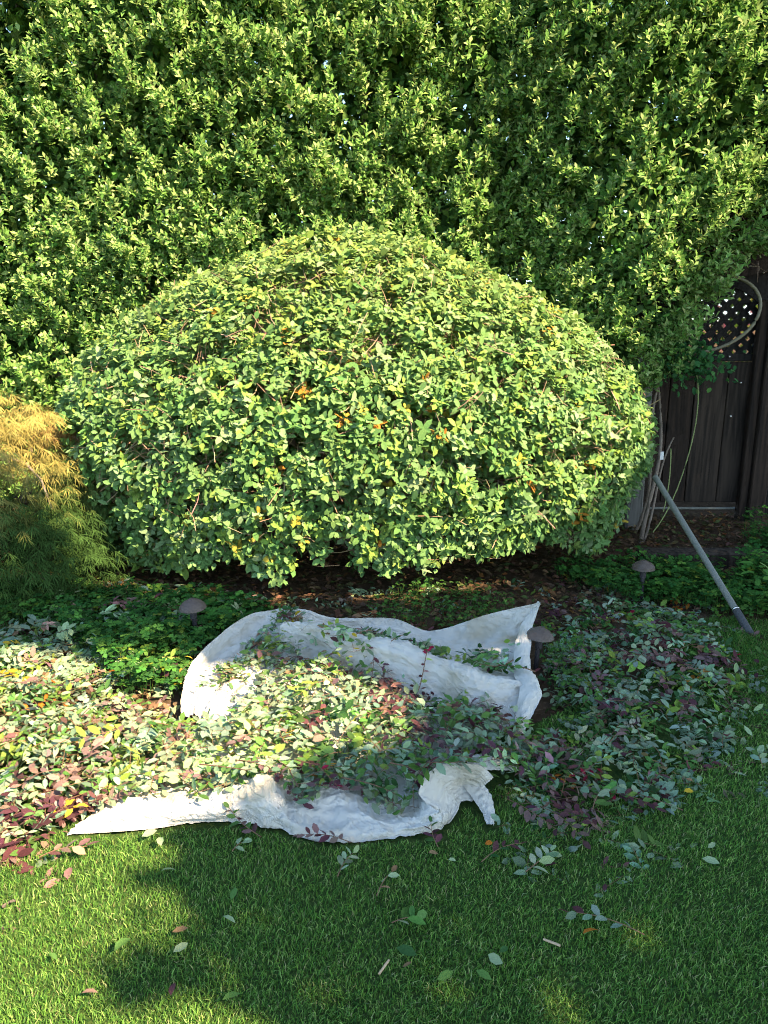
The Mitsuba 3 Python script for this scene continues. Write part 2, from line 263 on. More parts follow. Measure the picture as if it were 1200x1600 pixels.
def strew(poly, dens, layers=True, lo=.028, hi=.050, lift=0.0):
    """Loose cut shoots: along each one eight leaves in two rows on a thin stem."""
    x, y = sow(poly, dens / 8); n = len(x); parts = []
    th = at_grid(THICK, x, y); u = U(0, 1, n) ** .5 if layers else np.ones(n)
    a = U(0, 2 * np.pi, n); ln = U(.07, .19, n); pitch = R.normal(0, .16, n); tone = palette_at(x, y, n); size = U(lo, hi, n)
    roll = tilt(n, .5); d = np.stack([np.cos(a), np.sin(a), pitch], 1); side = unit(np.cross(roll, d))
    for j in range(8):
        t = (j + U(0, .8, n)) / 8 - .45; q = np.stack([x, y, x * 0], 1) + d * (ln * t)[:, None]
        q[:, 2] += base_z(q[:, 0], q[:, 1]) + .006 + lift + np.minimum(th, at_grid(THICK, q[:, 0], q[:, 1]) + .015) * u
        bare = (at_grid(SURF, q[:, 0], q[:, 1]) > .004) & (at_grid(THICK, q[:, 0], q[:, 1]) < .004) & (R.random(n) < .8)
        k = ~bare & (R.random(n) < .93); q[:, 2] = np.maximum(q[:, 2], .006)
        D = d * U(.1, .9, n)[:, None] + side * ((1 if j % 2 else -1) * U(.6, 1.1, n))[:, None] + R.normal(0, .14, (n, 3))
        L = size * U(.75, 1.2, n); c = np.clip(tone * np.exp(R.normal(0, .16, (n, 1))), 0, .8)
        parts.append(leaves(q[k], D[k], unit(roll + R.normal(0, .35, (n, 3)))[k], L[k], (L * U(.44, .60, n))[k], c[k], 'oval', U(-.1, .55, n)[k], U(-.25, .45, n)[k]))
    q = np.stack([x, y, base_z(x, y) + .006 + lift + th * u], 1) - d * (ln * .5)[:, None]; q[:, 2] = np.maximum(q[:, 2], .005)
    parts.append(leaves(q, d, roll, ln, np.full(n, .003), np.tile([.20, .12, .07], (n, 1)), 'thread', 0, 0))
    return join(parts)
GC_L = Polygon([(-2.3, 3.75), (-1.65, 3.62), (-1.35, 3.30), (-1.1, 2.95), (-.86, 2.95), (-.85, 3.25), (-.75, 3.6), (-.6, 3.95), (-1.4, 4.2), (-2.3, 4.3)])
LOBE = Polygon([(-.79, 2.93), (-.70, 2.96), (-.66, 2.84), (-.50, 2.9), (-.45, 3.2), (-.50, 3.32), (-.62, 3.22), (-.72, 3.16), (-.79, 3.08)])
CUP = Polygon([(.17, 2.12), (.24, 2.13), (.30, 2.20), (.24, 2.24), (.17, 2.19)])
SIDE = Polygon([(-2.0, 3.55), (-1.6, 3.80), (-1.1, 3.80), (-1.12, 3.5), (-1.5, 3.42)])
BED = Polygon([(-1.2, 3.55), (-.8, 3.75), (.7, 3.65), (.85, 3.3), (1.3, 4.1), (1.9, 4.3), (.8, 4.5), (-1.5, 4.2)])
def edge_scatter():
    return strew(HEAP.union(DEBRIS).buffer(.26).difference(HEAP).difference(DEBRIS).difference(box(-.95, 1, .35, 2.2)).difference(box(-.85, 2.6, .72, 3.7)), 760, False)
hp = [strew(HEAP, 5300), strew(DEBRIS, 3300), strew(VALLEY, 1900), strew(BACKLEFT.buffer(.03), 3200), strew(LOBE, 3000), strew(CUP, 1600), strew(GC_L, 620, False, .036, .056, .07), strew(SIDE, 900, False, .044, .062, .06), strew(BED, 430, False), edge_scatter()]
hv = join(hp)
labels['leaf_heap'] = {'label': 'wide heap of pale green and purplish hedge clippings spread over cloth and lawn', 'category': 'leaf litter', 'kind': 'stuff'}
put('leaf_heap', hv[:2], 'm_leaf', hv[2])

def sprig(key, x, y, ang, length, nleaf, pal, w, zf, leaf=.055, curl=.3, lift=.012, tiltsd=.45, stem=(.16, .085, .05), rad=.0016, twolabel=None):
    """A cut shoot: a bent stem with leaves in two rows, each leaf a part."""
    s = np.linspace(0, 1, 9); a = ang + curl * (s - .3)
    px = x + np.r_[0, np.cumsum(np.cos(a[:-1]) * length / 8)]; py = y + np.r_[0, np.cumsum(np.sin(a[:-1]) * length / 8)]
    pz = zf(px, py); pz = np.convolve(np.pad(pz, 2, mode='edge'), np.ones(5) / 5, 'valid'); pz = np.maximum(pz, zf(px, py) - .004) + lift + .01 * np.sin(s * np.pi)
    p = np.stack([px, py, pz], 1)
    put(key + '__stem', tube(p, np.linspace(rad, rad * .5, 9), 5), 'm_dry', stem)
    C = pick(pal, w, nleaf)
    for i in range(nleaf):
        t = .12 + .88 * (i + .5) / nleaf
        q = np.array([np.interp(t, s, p[:, k]) for k in range(3)]); aa = np.interp(t, s, a)
        side = (1 if i % 2 else -1); b = aa + side * U(.55, 1.05) if i < nleaf - 1 else aa + U(-.2, .2)
        L = .86 * leaf * U(.75, 1.15) * (1 - .3 * max(0, t - .7))
        v, f, c = leaves(q, [[math.cos(b), math.sin(b), R.normal(.08, .18)]], tilt(1, tiltsd), L, L * U(.48, .6), C[i:i + 1], 'oval', U(.05, .4), U(-.1, .3))
        put(key + '__leaf', (v, f), 'm_leaf', c)
def ang_to(a, b): return math.atan2(b[1] - a[1], b[0] - a[0])
GP = [SAGE, PALE, GREEN]; GW = [4, 3, 2]; MP = [MAROON, PINK]; MW = [4, 2]; DP = [DEEP, GREEN, SAGE]; DW = [2, 4, 2]
lawn_z = lambda x, y: np.maximum(.034 + 0 * np.asarray(x), top_z(x, y) * .9)
# sprigs on the lawn and over the cloth, one by one
SPRIGS = [
 (-.445, 1.945, .9, .05, 4, [PALE, SAGE], [3, 1], .045, 'four pale leaves fanned out on turf just below the front cloth edge'),
 (-.13, 1.84, 1.2, .11, 7, [PALE, SAGE], [3, 2], .045, 'pale green cut sprig on the turf below the centre of the cloth'),
 (-.02, 1.765, 1.15, .11, 4, [PALE, TAN], [3, 1], .045, 'thin bare-stemmed pale sprig lying alone on the middle of the turf'),
 (.02, 1.67, .2, .07, 5, [GREEN, PALE], [2, 2], .055, 'folded green leaf tuft farthest down the middle of the turf'),
 (.40, 1.86, .7, .13, 8, [PALE, SAGE], [4, 1], .055, 'whitish large-leaved sprig on the turf right of centre'),
 (.28, 1.90, .6, .16, 7, [DEEP, MAROON], [2, 2], .045, 'slender dark sprig lying left of the whitish large-leaved sprig'),
 (.66, 2.035, 2.2, .17, 13, [MAROON, PINK], [5, 1], .045, 'thick dark maroon sprig standing out on the right turf'),
 (.95, 2.14, 2.6, .24, 12, [GREEN, SAGE, PALE], [3, 2, 2], .05, 'long green sprig reaching right over the shaded turf'),
 (.66, 1.63, 2.7, .20, 9, [MAROON, DEEP, SAGE], [3, 2, 2], .045, 'dark purple and green sprig beside the orange leaf on turf'),
 (-.10, 1.985, 2.9, .16, 11, [MAROON, PINK], [4, 3], .045, 'maroon sprig lying just below the lowest dip of the cloth edge'),
 (.16, 1.965, 1.9, .07, 8, [MAROON, GREEN], [2, 2], .04, 'small maroon and green tuft under the right cloth fold'),
 (-.37, 2.01, 2.5, .15, 11, [PINK, GREEN, MAROON], [2, 3, 2], .045, 'reddish green sprig tucked under the cloth hem left of centre'),
 (-1.12, 1.84, 1.9, .16, 10, [PINK, MAROON, ROSE], [3, 2, 2], .06, 'dusky pink sprig hanging off the bottom left end of the heap'),
 (-1.00, 1.92, .4, .13, 7, [PINK, ROSE, MAROON], [3, 3, 2], .055, 'pinkish sprig lying just right of the dusky pink one, below the cloth tip'),
 (1.32, 2.38, 1.4, .12, 8, [GREEN, PALE, SAGE], [3, 2, 2], .05, 'upright green sprig at the right border of the scattered clippings'),
 (.40, 2.20, -.9, .22, 14, [PINK, MAROON], [3, 2], .05, 'long purplish sprig trailing down from the curled cloth tail'),
 (.50, 2.16, -1.0, .20, 12, [PINK, SAGE, MAROON], [3, 2, 1], .05, 'purplish sprig with sage tips right of the curled cloth tail'),
 (.62, 2.26, -.3, .22, 12, [GREEN, LIME, SAGE], [3, 2, 1], .05, 'bright green sprig on the clippings right of the curled cloth'),
 (.72, 2.24, -.5, .18, 11, [MAROON, PINK, CRIMSON], [5, 2, 1], .045, 'dark maroon sprig with a magenta tip near the right turf'),
]
for (x, y, a, ln, nl, pal, w, lf, lab) in SPRIGS:
    k = thing('cut_sprig', lab, 'sprig'); sprig(k, x, y, a, ln, nl, pal, w, lawn_z, lf, U(-.5, .5), .006)
CLOTHSPRIGS = [
 ((.02, 2.29, .0), -.28, .30, 14, [SAGE, GREEN, PALE], [3, 3, 1], .05, 'long brown-stemmed sprig lying across the curled right end of the cloth'),
 ((-.30, 2.33, .0), -.7, .20, 10, [MAROON, CRIMSON, DEEP], [4, 1, 1], .036, 'small-leaved crimson sprig in the dip of the front cloth'),
 ((-.14, 2.24, .0), -.45, .20, 10, [DEEP, GREEN, SAGE], [2, 3, 2], .045, 'green sprig with a cut brown stem end on the front cloth fold'),
 ((-.62, 2.30, .0), -.55, .24, 13, [PALE, SAGE, GREEN], [4, 3, 2], .05, 'sage sprig hanging over the left part of the front cloth strip'),
 ((-.50, 2.30, .0), -.75, .20, 10, [PALE, GREEN, PINK], [4, 2, 1], .05, 'pale sprig with brown stem end on the front cloth beside the sage one'),
 ((.14, 2.86, .0), 1.2, .16, 10, [CRIMSON, MAROON, LIME], [3, 3, 2], .035, 'crimson-leaved sprig standing before the big cloth flap'),
 ((.62, 2.90, .0), 2.6, .24, 12, [GREEN, DEEP, SAGE], [3, 2, 2], .05, 'fresh green sprig hanging over the right end of the big cloth flap'),
 ((.55, 3.02, .0), -2.6, .18, 9, [GREEN, DEEP], [3, 2], .05, 'dark green sprig tucked in the cloth valley next to the right peak'),
 ((-.12, 3.12, .03), .2, .10, 4, [DEEP, MAROON], [2, 1], .035, 'tiny dark sprig stuck halfway down the big cloth flap'),
 ((.03, 3.04, .03), .6, .09, 4, [DEEP, GREEN], [2, 1], .04, 'tiny three-leaved green sprig lying on the face of the big cloth flap'),
 ((-.30, 2.95, .0), -.9, .20, 11, [SAGE, PALE, PINK], [3, 3, 1], .06, 'pale sage sprig in the sunny middle of the heap below the cloth flap'),
 ((-.58, 3.20, .0), -.5, .16, 7, [PINK, TAN, MAROON], [3, 3, 1], .06, 'tan and rosy leaved sprig lying on the left back corner of the cloth'),
 ((-.50, 3.40, .0), 1.3, .18, 10, [DEEP, GREEN, MAROON], [3, 2, 1], .05, 'dark green sprig curled at the left start of the cloth ridge'),
]
cloth_z = lambda x, y: top_z(x, y) + .004
for ((x, y, z), a, ln, nl, pal, w, lf, lab) in CLOTHSPRIGS:
    k = thing('cut_sprig', lab, 'sprig'); sprig(k, x, y, a, ln, nl, pal, w, lambda a_, b_, z=z: cloth_z(a_, b_), lf, U(-.4, .4), .014, rad=.0026)
MARKS = {'the left path light': (-.93, 3.45), 'the middle path light': (.72, 3.2), 'the gate path light': (1.46, 3.9), 'the big cloth flap': (.0, 2.95), 'the left cloth corner': (-.72, 2.85), 'the left cloth tip': (-1.0, 2.15),
         'the front cloth peak': (-.40, 2.35), 'the front cloth dip': (-.10, 2.40), 'the curled cloth end': (.30, 2.35), 'the cloth flap corner': (.55, 2.7), 'the pipe foot': (1.7, 3.3), 'the right turf': (1.0, 2.4), 'the left photo edge': (-1.6, 2.4), 'the clover bed': (-1.35, 3.05)}
def many(poly, n, where, kinds, leaf=.055):
    x, y = sow(poly, 400); i = R.permutation(len(x))[:n]
    for xx_, yy_ in zip(x[i], y[i]):
        look, pal, w = kinds[R.choice(len(kinds))]; nl = int(U(6, 11)); ln = .09 + .014 * (nl - 6) + U(0, .05)
        size = 'short' if nl < 8 else 'long' if nl > 9 else 'middling'
        mark = min(MARKS, key=lambda m: (MARKS[m][0] - xx_) ** 2 + (MARKS[m][1] - yy_) ** 2)
        lab = f'{size} {look} cutting {where} near {mark}'
        k = thing('cut_sprig', lab, 'sprig', f'{size} {look} cuttings near {mark}')
        sprig(k, xx_, yy_, U(0, 6.28), ln, nl, pal, w, top_z, leaf * U(.8, 1.05), U(-.7, .7), .012)
LEFTH = HEAP.intersection(box(-2.2, 1.7, -.35, 3.6)); MIDH = HEAP.intersection(box(-.35, 1.9, .8, 3.4))
many(LEFTH, 62, 'on the sunlit heap', [('pale lime-tinged', [PALE, SAGE, LIME], [4, 2, 1]), ('pale and green leafy', [PALE, GREEN], [2, 2]), ('rosy pink leafy', [PINK, ROSE], [3, 2]), ('pale leafy pink-flecked', [PALE, PINK], [3, 1])])
many(MIDH, 40, 'on the shaded heap', [('sage and green', [SAGE, GREEN], [3, 2]), ('pale sage', [SAGE, PALE], [3, 2]), ('purplish', [MAROON, PINK], [2, 2]), ('bright green', [GREEN, LIME], [2, 1])])
many(DEBRIS, 52, 'right of the cloth', [('pale blue-green', [SAGE, PALE], [4, 1]), ('blue-green and green', [SAGE, GREEN], [3, 2]), ('dark blue-green', [SAGE, DEEP], [2, 1]), ('maroon and purple', [MAROON, PINK], [2, 2])], .058)

# single leaves fallen on the lawn
FALLEN = [
 (-.66, 1.97, 2.0, .05, PALE, 'pale curled leaf on the sunny turf close below the cloth'), (-.54, 1.64, .3, .05, TAN, 'tan curled leaf on the sunny turf left'),
 (-.665, 1.575, 1.0, .062, GREEN, 'large mid green leaf standing on the sunlit turf at left'), (-.80, 1.555, 2.4, .03, GREEN, 'small green leaf at the left edge of the turf'),
 (-.41, 1.755, 1.5, .05, GREEN, 'flat green oval leaf in the shadow edge on the turf'), (-.42, 1.69, -.2, .045, PALE, 'whitish curled leaf just below the flat green oval leaf'),
 (-.52, 1.575, .8, .05, PALE, 'pale boat-shaped leaf on the shaded lower turf'), (-.70, 1.455, .3, .045, ROSE, 'rosy tan leaf scrap at the lower left turf'),
 (-.49, 1.445, 1.6, .04, MAROON, 'dark brown leaf scrap on the lower edge of the turf'), (-.37, 1.435, .6, .055, GREEN, 'narrow green leaf at the lower edge of the turf'),
 (.03, 1.585, -.3, .065, DEEP, 'dark green leaf on the turf below the middle sprig'), (.255, 1.565, -.8, .055, PALE, 'single whitish leaf lying flat on the lower turf'),
 (.285, 1.575, .6, .035, DEEP, 'small dark leaf next to the single whitish leaf'), (.22, 1.52, -.5, .05, GREEN, 'green leaf with a bare stem on the lower turf'),
 (.125, 1.49, .4, .05, GREEN, 'rounded green leaf lowest in the middle of the turf'), (.045, 1.53, .5, .03, TAN, 'tan and green leaf scrap near the bottom of the turf'),
 (.505, 1.635, .5, .06, ORANGE, 'orange and cream curled leaf on the right turf'), (.60, 1.78, 1.2, .03, MAROON, 'tiny purple leaf on the right turf'),
 (.92, 1.915, -.5, .055, PALE, 'white sliver of leaf on the far right turf'), (.955, 1.96, .4, .035, PALE, 'small pale leaf just above the white sliver at right'),
 (.90, 2.17, -.7, .055, PALE, 'pale leaf right of the maroon sprig on the upper turf'), (.91, 2.13, .9, .04, SAGE, 'sage leaf below the pale one on the upper right turf'),
 (.60, 2.11, -.6, .05, GREEN, 'shiny green leaf at the lower right of the clippings'), (.99, 2.24, .2, .045, YELLOW, 'yellow round leaf on the upper right turf'),
 (.30, 1.98, .3, .035, ORANGE, 'small orange scrap on turf under the curled cloth tail'), (.13, 1.94, .3, .04, TAN, 'tan scrap on the turf right of the maroon tuft'),
 (.185, 1.905, .1, .03, PALE, 'tiny pale scrap on the turf below the maroon tuft'), (.46, 1.885, .3, .045, MAROON, 'rolled purple leaf left of the dark slender sprig'),
 (-.73, 2.01, .4, .055, PALE, 'pale leaf on sunny turf under the left cloth end'), (-.63, 1.86, .5, .05, PALE, 'two-toned pale leaf at the upper shadow edge on the turf'),
 (1.62, 3.3, .5, .06, CRIMSON, 'red leaf on the shaded grass left of the pipe foot'), (1.70, 3.22, 1.5, .05, MAROON, 'dark red leaf next to the red leaf near the pipe'),
 (1.50, 2.62, .5, .05, YELLOW, 'yellow leaf on the grass at far right'), (1.66, 2.95, 1.5, .05, PALE, 'pale leaf on the shaded grass at far right'),
]
for (x, y, a, L, c, lab) in FALLEN:
    k = thing('fallen_leaf', lab, 'leaf')
    v, f, cc = leaves([[x, y, .036 + U(0, .008)]], [[math.cos(a), math.sin(a), U(-.1, .3)]], tilt(1, .35), L * .85, L * .48, np.clip(np.array([c]) * U(.9, 1.15), 0, 1), 'oval', U(.1, .5), U(-.1, .4))
    put(k, (v, f), 'm_leaf', cc)
for (x, y, a, lab) in ((.42, 1.605, -.6, 'short tan stick on the right turf below the orange leaf'), (.0, 1.53, 1.0, 'short tan stick near the dark leaf at the bottom of the turf')):
    k = thing('stick', lab, 'stick'); d = np.array([math.cos(a), math.sin(a), .1]) * .022
    put(k, tube([np.array([x, y, .04]) - d, np.array([x, y, .04]) + d * .1, np.array([x, y, .04]) + d], [.003, .0034, .003], 6), 'm_dry', (.45, .32, .20))

# ------------------------------------------------------------------ turf and rough grass
def blades(x, y, h, w, col, lean=.45, z0=.003):
    n = len(x); a = U(0, 2 * np.pi, n); ln = np.stack([R.normal(.10, lean, n), R.normal(-.12, lean, n), np.ones(n)], 1)
    ln = unit(ln); P = np.stack([x, y, np.full(n, z0)], 1); S = np.stack([np.cos(a), np.sin(a), 0 * a], 1) * (w / 2)[:, None]
    bend = np.stack([R.normal(0, .24, n), R.normal(0, .24, n), -np.abs(R.normal(0, .12, n))], 1)
    m = P + ln * (h * .55)[:, None]; t = P + (ln + bend) * h[:, None]
    V = np.stack([P - S, P + S, m - S * .85, m + S * .85, t], 1).reshape(-1, 3)
    F = np.array([[0, 1, 3], [0, 3, 2], [2, 3, 4]])[None] + (np.arange(n) * 5)[:, None, None]
    return V, F.reshape(-1, 3), np.repeat(col, 5, 0)
ROUGH = Polygon([(1.15, 3.15), (1.35, 3.45), (1.75, 3.85), (2.4, 3.7), (2.6, 2.9), (1.75, 2.7), (1.4, 2.75)])
def turf_zone(x0, x1, y0, y1, dens):
    n = int((x1 - x0) * (y1 - y0) * dens); x, y = U(x0, x1, n), U(y0, y1, n)
    k = inside(lawn_edge, x, y) & (at_grid(THICK, x, y) < np.where(x > .62, .040, .03)) & (at_grid(SURF, x, y) < .004) & ~inside(ROUGH, x, y)
    return x[k], y[k]
tz = [turf_zone(-1.35, 1.35, .95, 1.75, 47000), turf_zone(-1.6, 1.7, 1.75, 2.35, 33000), turf_zone(.4, 2.1, 2.35, 3.2, 18000), turf_zone(-2.4, -1.35, .95, 1.75, 6000), turf_zone(1.35, 2.4, .95, 2.35, 9000), turf_zone(-2.4, 2.4, .3, .95, 3000)]
x = np.concatenate([a for a, b in tz]); y = np.concatenate([b for a, b in tz]); n = len(x)
col = pick([(.098, .215, .043), (.155, .31, .058), (.30, .45, .13), (.057, .145, .036), (.43, .45, .21)], [32, 32, 16, 18, 4], n, .16)
h = U(.016, .027, n) * (.8 + .4 * meshkit.noise(np.stack([x * 9, y * 9, x * 0], -1), 5))
labels['turf'] = {'label': 'thick green artificial turf blades of the lawn in front', 'category': 'grass', 'kind': 'stuff'}
tb = blades(x, y, h, U(.0017, .0027, n) * np.where(y > 2.3, 1.4, 1.0), col, .30)
put('turf', tb[:2], 'm_blade', tb[2])
x, y = sow(ROUGH, 24000); n = len(x)
col = pick([(.05, .135, .027), (.09, .21, .04), (.14, .25, .05), (.24, .23, .10)], [30, 30, 14, 6], n, .2)
rb = blades(x, y, U(.02, .05, n), U(.0018, .003, n), col, .7)
labels['rough_grass'] = {'label': 'short shaded natural grass between the clippings and the leaning pipe', 'category': 'grass', 'kind': 'stuff'}
put('rough_grass', rb[:2], 'm_blade', rb[2])

# brown leaf litter under the shrub
LIT = Polygon([(-1.7, 3.55), (-.8, 3.62), (.7, 3.45), (1.0, 3.7), (1.9, 4.3), (2.9, 4.9), (2.9, 6.1), (-2.2, 6.0), (-2.4, 4.0)])
x, y = sow(LIT, 900); n = len(x); L = U(.03, .06, n)
lv = leaves(np.stack([x, y, U(.004, .02, n)], 1), unit(heading(n)), tilt(n, .45), L, L * U(.45, .65, n), pick([(.125, .076, .042), (.08, .052, .033), (.20, .13, .075), (.085, .11, .04), (.26, .11, .04)], [30, 34, 14, 20, 3], n, .25), 'egg', .3, U(-.3, .3, n))
labels['leaf_litter'] = {'label': 'dry brown leaf litter on the soil beneath the clipped shrub', 'category': 'leaf litter', 'kind': 'stuff'}
put('leaf_litter', lv[:2], 'm_leaf', lv[2])

# ------------------------------------------------------------------ clover-like ground cover
def clover(poly, dens, hlo, hhi, size, pal, w):
    x, y = sow(poly, dens); n = len(x); hgt = U(hlo, hhi, n) * (.55 + .9 * meshkit.noise(np.stack([x * 5, y * 5, x * 0], -1), 9))
    C = pick(pal, w, n, .2); P = np.stack([x, y, hgt], 1); a0 = U(0, 6.28, n); parts = []
    Nn = tilt(n, .32); t1 = unit(np.cross(Nn, [1, 0, .01])); t2 = np.cross(Nn, t1)
    for k in range(3):
        a = a0 + k * 2.094; D = t1 * np.cos(a)[:, None] + t2 * np.sin(a)[:, None]
        s = size * U(.75, 1.2, n); parts.append(leaves(P, D, Nn, s, s * 1.05, C, 'kite', .2, .1))
    stem = leaves(P * [1, 1, 0] + [0, 0, .002], np.stack([R.normal(0, .1, n), R.normal(0, .1, n), np.ones(n)], 1), heading(n), hgt, np.full(n, .0022), C * .8, 'thread')
    return join(parts + [stem])
CLOV = [(.035, .105, .026), (.055, .155, .034), (.095, .21, .04), (.20, .28, .04)]
GC_R = Polygon([(1.05, 4.55), (1.18, 4.25), (1.42, 4.05), (1.68, 3.95), (1.85, 3.78), (2.3, 3.8), (2.4, 4.2), (2.2, 4.45), (1.85, 4.62), (1.5, 4.68)])
GC_RR = Polygon([(2.05, 4.35), (2.3, 3.75), (3.2, 3.7), (3.4, 5.2), (2.55, 5.3), (2.45, 4.75)])
for poly, dens, lab, hs in ((GC_L, 2600, 'clover-like ground cover around the left path light', (.03, .11)), (GC_R, 2400, 'clover-like ground cover around the path light by the gate', (.03, .14)), (GC_RR, 2000, 'shaded ground cover at the far right of the gate step', (.05, .22))):
    c = clover(poly, dens, *hs, .026, CLOV, [30, 36, 14, 4]); k = thing('ground_cover', lab, 'ground cover', kind='stuff'); put(k, c[:2], 'm_leaf', c[2])

for poly, lab in ((Polygon([(-.05, 3.7), (.45, 3.6), (.75, 3.9), (.5, 4.3), (.05, 4.2)]), 'wispy green weeds growing on the leaf litter under the front of the shrub'), (Polygon([(.70, 2.85), (.72, 3.45), (1.0, 3.5), (1.05, 3.0)]), 'low green weeds beside the middle path light and the cloth')):
    c = clover(poly, 1300, .02, .12, .014, [(.05, .13, .03), (.08, .18, .04), (.13, .20, .04)], [3, 3, 1]); k = thing('weeds', lab, 'weeds', kind='stuff'); put(k, c[:2], 'm_leaf', c[2])

# ------------------------------------------------------------------ big clipped shrub
BC, BX, BY = np.array([-.20, 5.10]), 1.93, 1.15
def br(z):
    up = np.clip((z - .8) / 1.32, 0, 1); dn = np.clip((.8 - z) / .62, 0, 1.2)
    return np.where(z > .8, np.maximum(1 - up ** 2, 1e-4) ** .80, 1 - .15 * dn ** 2)
def bush_points(n, zlo=.2):
    P, Nn = [], []
    while sum(map(len, P)) < n:
        m = n; th = U(0, 2 * np.pi, m); z = U(zlo, 2.115, m); r = br(z)
        dz = (br(z + .01) - br(z - .01)) / .02
        nx, ny = np.cos(th) / BX, np.sin(th) / BY
        k0 = np.stack([nx, ny, 0 * nx], 1); g = 1 / np.linalg.norm(k0, axis=1)
        N0 = unit(np.stack([nx * g, ny * g, -dz * np.sqrt(BX * BY)], 1))
        area = (r * np.hypot(BX * np.sin(th), BY * np.cos(th))) * np.sqrt(1 + (dz * 1.4) ** 2)
        keep = R.random(m) * 4.5 < area * np.where(np.sin(th) < .35, 1.0, .45)
        p = np.stack([BC[0] + BX * r * np.cos(th), BC[1] + BY * r * np.sin(th), z], 1)
        P.append(p[keep]); Nn.append(N0[keep])
    return np.vstack(P)[:n], np.vstack(Nn)[:n]
nc, per = 12600, 6; n = nc * per
P, Nn = bush_points(nc)
P = P + Nn * (.07 * (meshkit.fbm(P * 2.2, 3, 4) - .5) + .025 * (meshkit.noise(P * 8, 8) - .5))[:, None]
depth = R.exponential(.075, nc); depth = np.where(depth > .4, U(0, .4, nc), depth) - .01
gap = meshkit.fbm(P * [4.5, 4.5, 8.5], 3, 15)
depth += .22 * np.clip((gap - .60) / .08, 0, 1)
P = P - Nn * depth[:, None]
P[:, 2] -= np.where(P[:, 2] < .5, .20 * (meshkit.noise(np.stack([P[:, 0] * 3.4, P[:, 1] * 3.4, P[:, 0] * 0], -1), 3) - .35) * np.clip((.5 - P[:, 2]) / .2, 0, 1), 0)
P[:, 2] = np.maximum(P[:, 2], .09)
P[:, 2] += np.where((np.abs(P[:, 0] + .36) < .2) & (P[:, 2] < .42) & (P[:, 1] < 5), .22 * R.random(nc), 0)
shoot = unit(Nn * U(.3, 1.0, nc)[:, None] + [0, 0, .35] + R.normal(0, .36, (nc, 3)))
sl, ss = U(.05, .10, nc), U(.039, .065, nc); b1 = unit(np.cross(shoot, R.normal(0, 1, (nc, 3)))); b2 = np.cross(shoot, b1)
tone = pick([(.115, .225, .07), (.165, .285, .10), (.235, .345, .165), (.22, .335, .075), (.44, .36, .06), (.50, .22, .04)], [30, 40, 13, 16, .8, .35], nc, .10)
rep = lambda q: np.repeat(q, per, 0)
jj = np.tile(np.arange(per), nc); aa = jj * 2.4 + rep(U(0, 6.28, nc)) + R.normal(0, .3, n); tt = (jj + .5) / per - .6
rad_ = rep(b1) * np.cos(aa)[:, None] + rep(b2) * np.sin(aa)[:, None]
P = rep(P) + rep(shoot) * (rep(sl) * tt)[:, None]; Nn = rep(Nn); depth = rep(depth) - rep(sl) * tt * .6
D = unit(rad_ + rep(shoot) * U(.1, .8, n)[:, None] + [0, 0, -.12])
NL = unit(rep(shoot) * .35 + Nn * .2 + [0, 0, .25] + SUN * .55 + R.normal(0, .30, (n, 3)))
L = rep(ss) * U(.8, 1.2, n) * np.where(jj == per - 1, .7, 1)
C = np.clip(rep(tone) * np.exp(R.normal(0, .10, (n, 1))), 0, .8)
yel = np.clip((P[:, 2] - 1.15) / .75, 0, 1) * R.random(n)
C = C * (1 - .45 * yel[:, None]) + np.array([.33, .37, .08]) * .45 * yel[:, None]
k = thing('clipped_shrub', 'large dome-shaped clipped shrub with light green oval leaves', 'shrub')
front = np.where((P[:, 1] < 4.7) & (depth < .05) & (L > .050) & (P[:, 2] < 1.9))[0]
front = front[np.argsort(P[front, 1])]; one = front[R.permutation(min(len(front), 1500))[:300]]
rest = np.setdiff1d(np.arange(n), one)
def shrub_leaves(r, tpl): return leaves(P[r], D[r], NL[r], L[r], L[r] * U(.50, .64, len(r)), C[r], tpl, U(.05, .35, len(r)), U(0, .3, len(r)))
near = (depth[rest] < .09) & (P[rest, 1] < 5.2)
bv = join([shrub_leaves(rest[near], 'oval'), shrub_leaves(rest[~near], 'kite')])
put(k + '__foliage', bv[:2], 'm_leaf', bv[2], kind='stuff')
for i in one:
    v = leaves(P[i:i + 1] + Nn[i] * .012, D[i:i + 1], NL[i:i + 1], L[i] * 1.1, L[i] * .64, C[i:i + 1], 'oval', U(.05, .3), U(0, .25))
    put(k + '__leaf', v[:2], 'm_leaf', v[2])
# twigs near the surface, limbs and trunks
m = 4200; Pt, Nt = bush_points(m); tw = []
Pt = Pt - Nt * U(-.02, .16, m)[:, None]; Dt = unit(Nt * .8 + R.normal(0, .55, (m, 3)))
for a, d in zip(Pt, Dt):
    ln = U(.08, .2); v, f = tube([a - d * ln, a - d * ln * .45 + R.normal(0, .008, 3), a], [.0030, .0024, .0016], 3, False); tw.append((v, f, pick([(.30, .19, .12), (.40, .28, .18), (.18, .11, .075)], [3, 2, 2], 1)[0]))
tv = join(tw); put(k + '__twigs', tv[:2], 'm_dry', tv[2], kind='stuff')
for (x, y, hx) in ((-.45, 4.95, -.9), (-.25, 5.2, .1), (-.05, 5.0, .9), (.15, 5.3, 1.4), (-.6, 5.25, -1.5)):
    put(k + '__trunk', tube(spline([(x, y, -.03), (x + .15 * hx, y + .03, .35), (x + .4 * hx, y - .05, .8), (x + .6 * hx, y, 1.2)], 10), np.linspace(.045, .018, 10), 8), 'm_bark')
Pb, Nb = bush_points(46)
lim = []
for a, b in zip(Pb, Nb):
    s0 = np.array([BC[0] + U(-.4, .4), BC[1] + U(-.2, .2), U(.15, .6)]); e = a - b * .12
    v, f = tube(spline([s0, s0 * .55 + e * .45 + R.normal(0, .06, 3) + [0, 0, .05], e], 8), np.linspace(.018, .005, 8), 5); lim.append((v, f, (.15, .10, .07)))
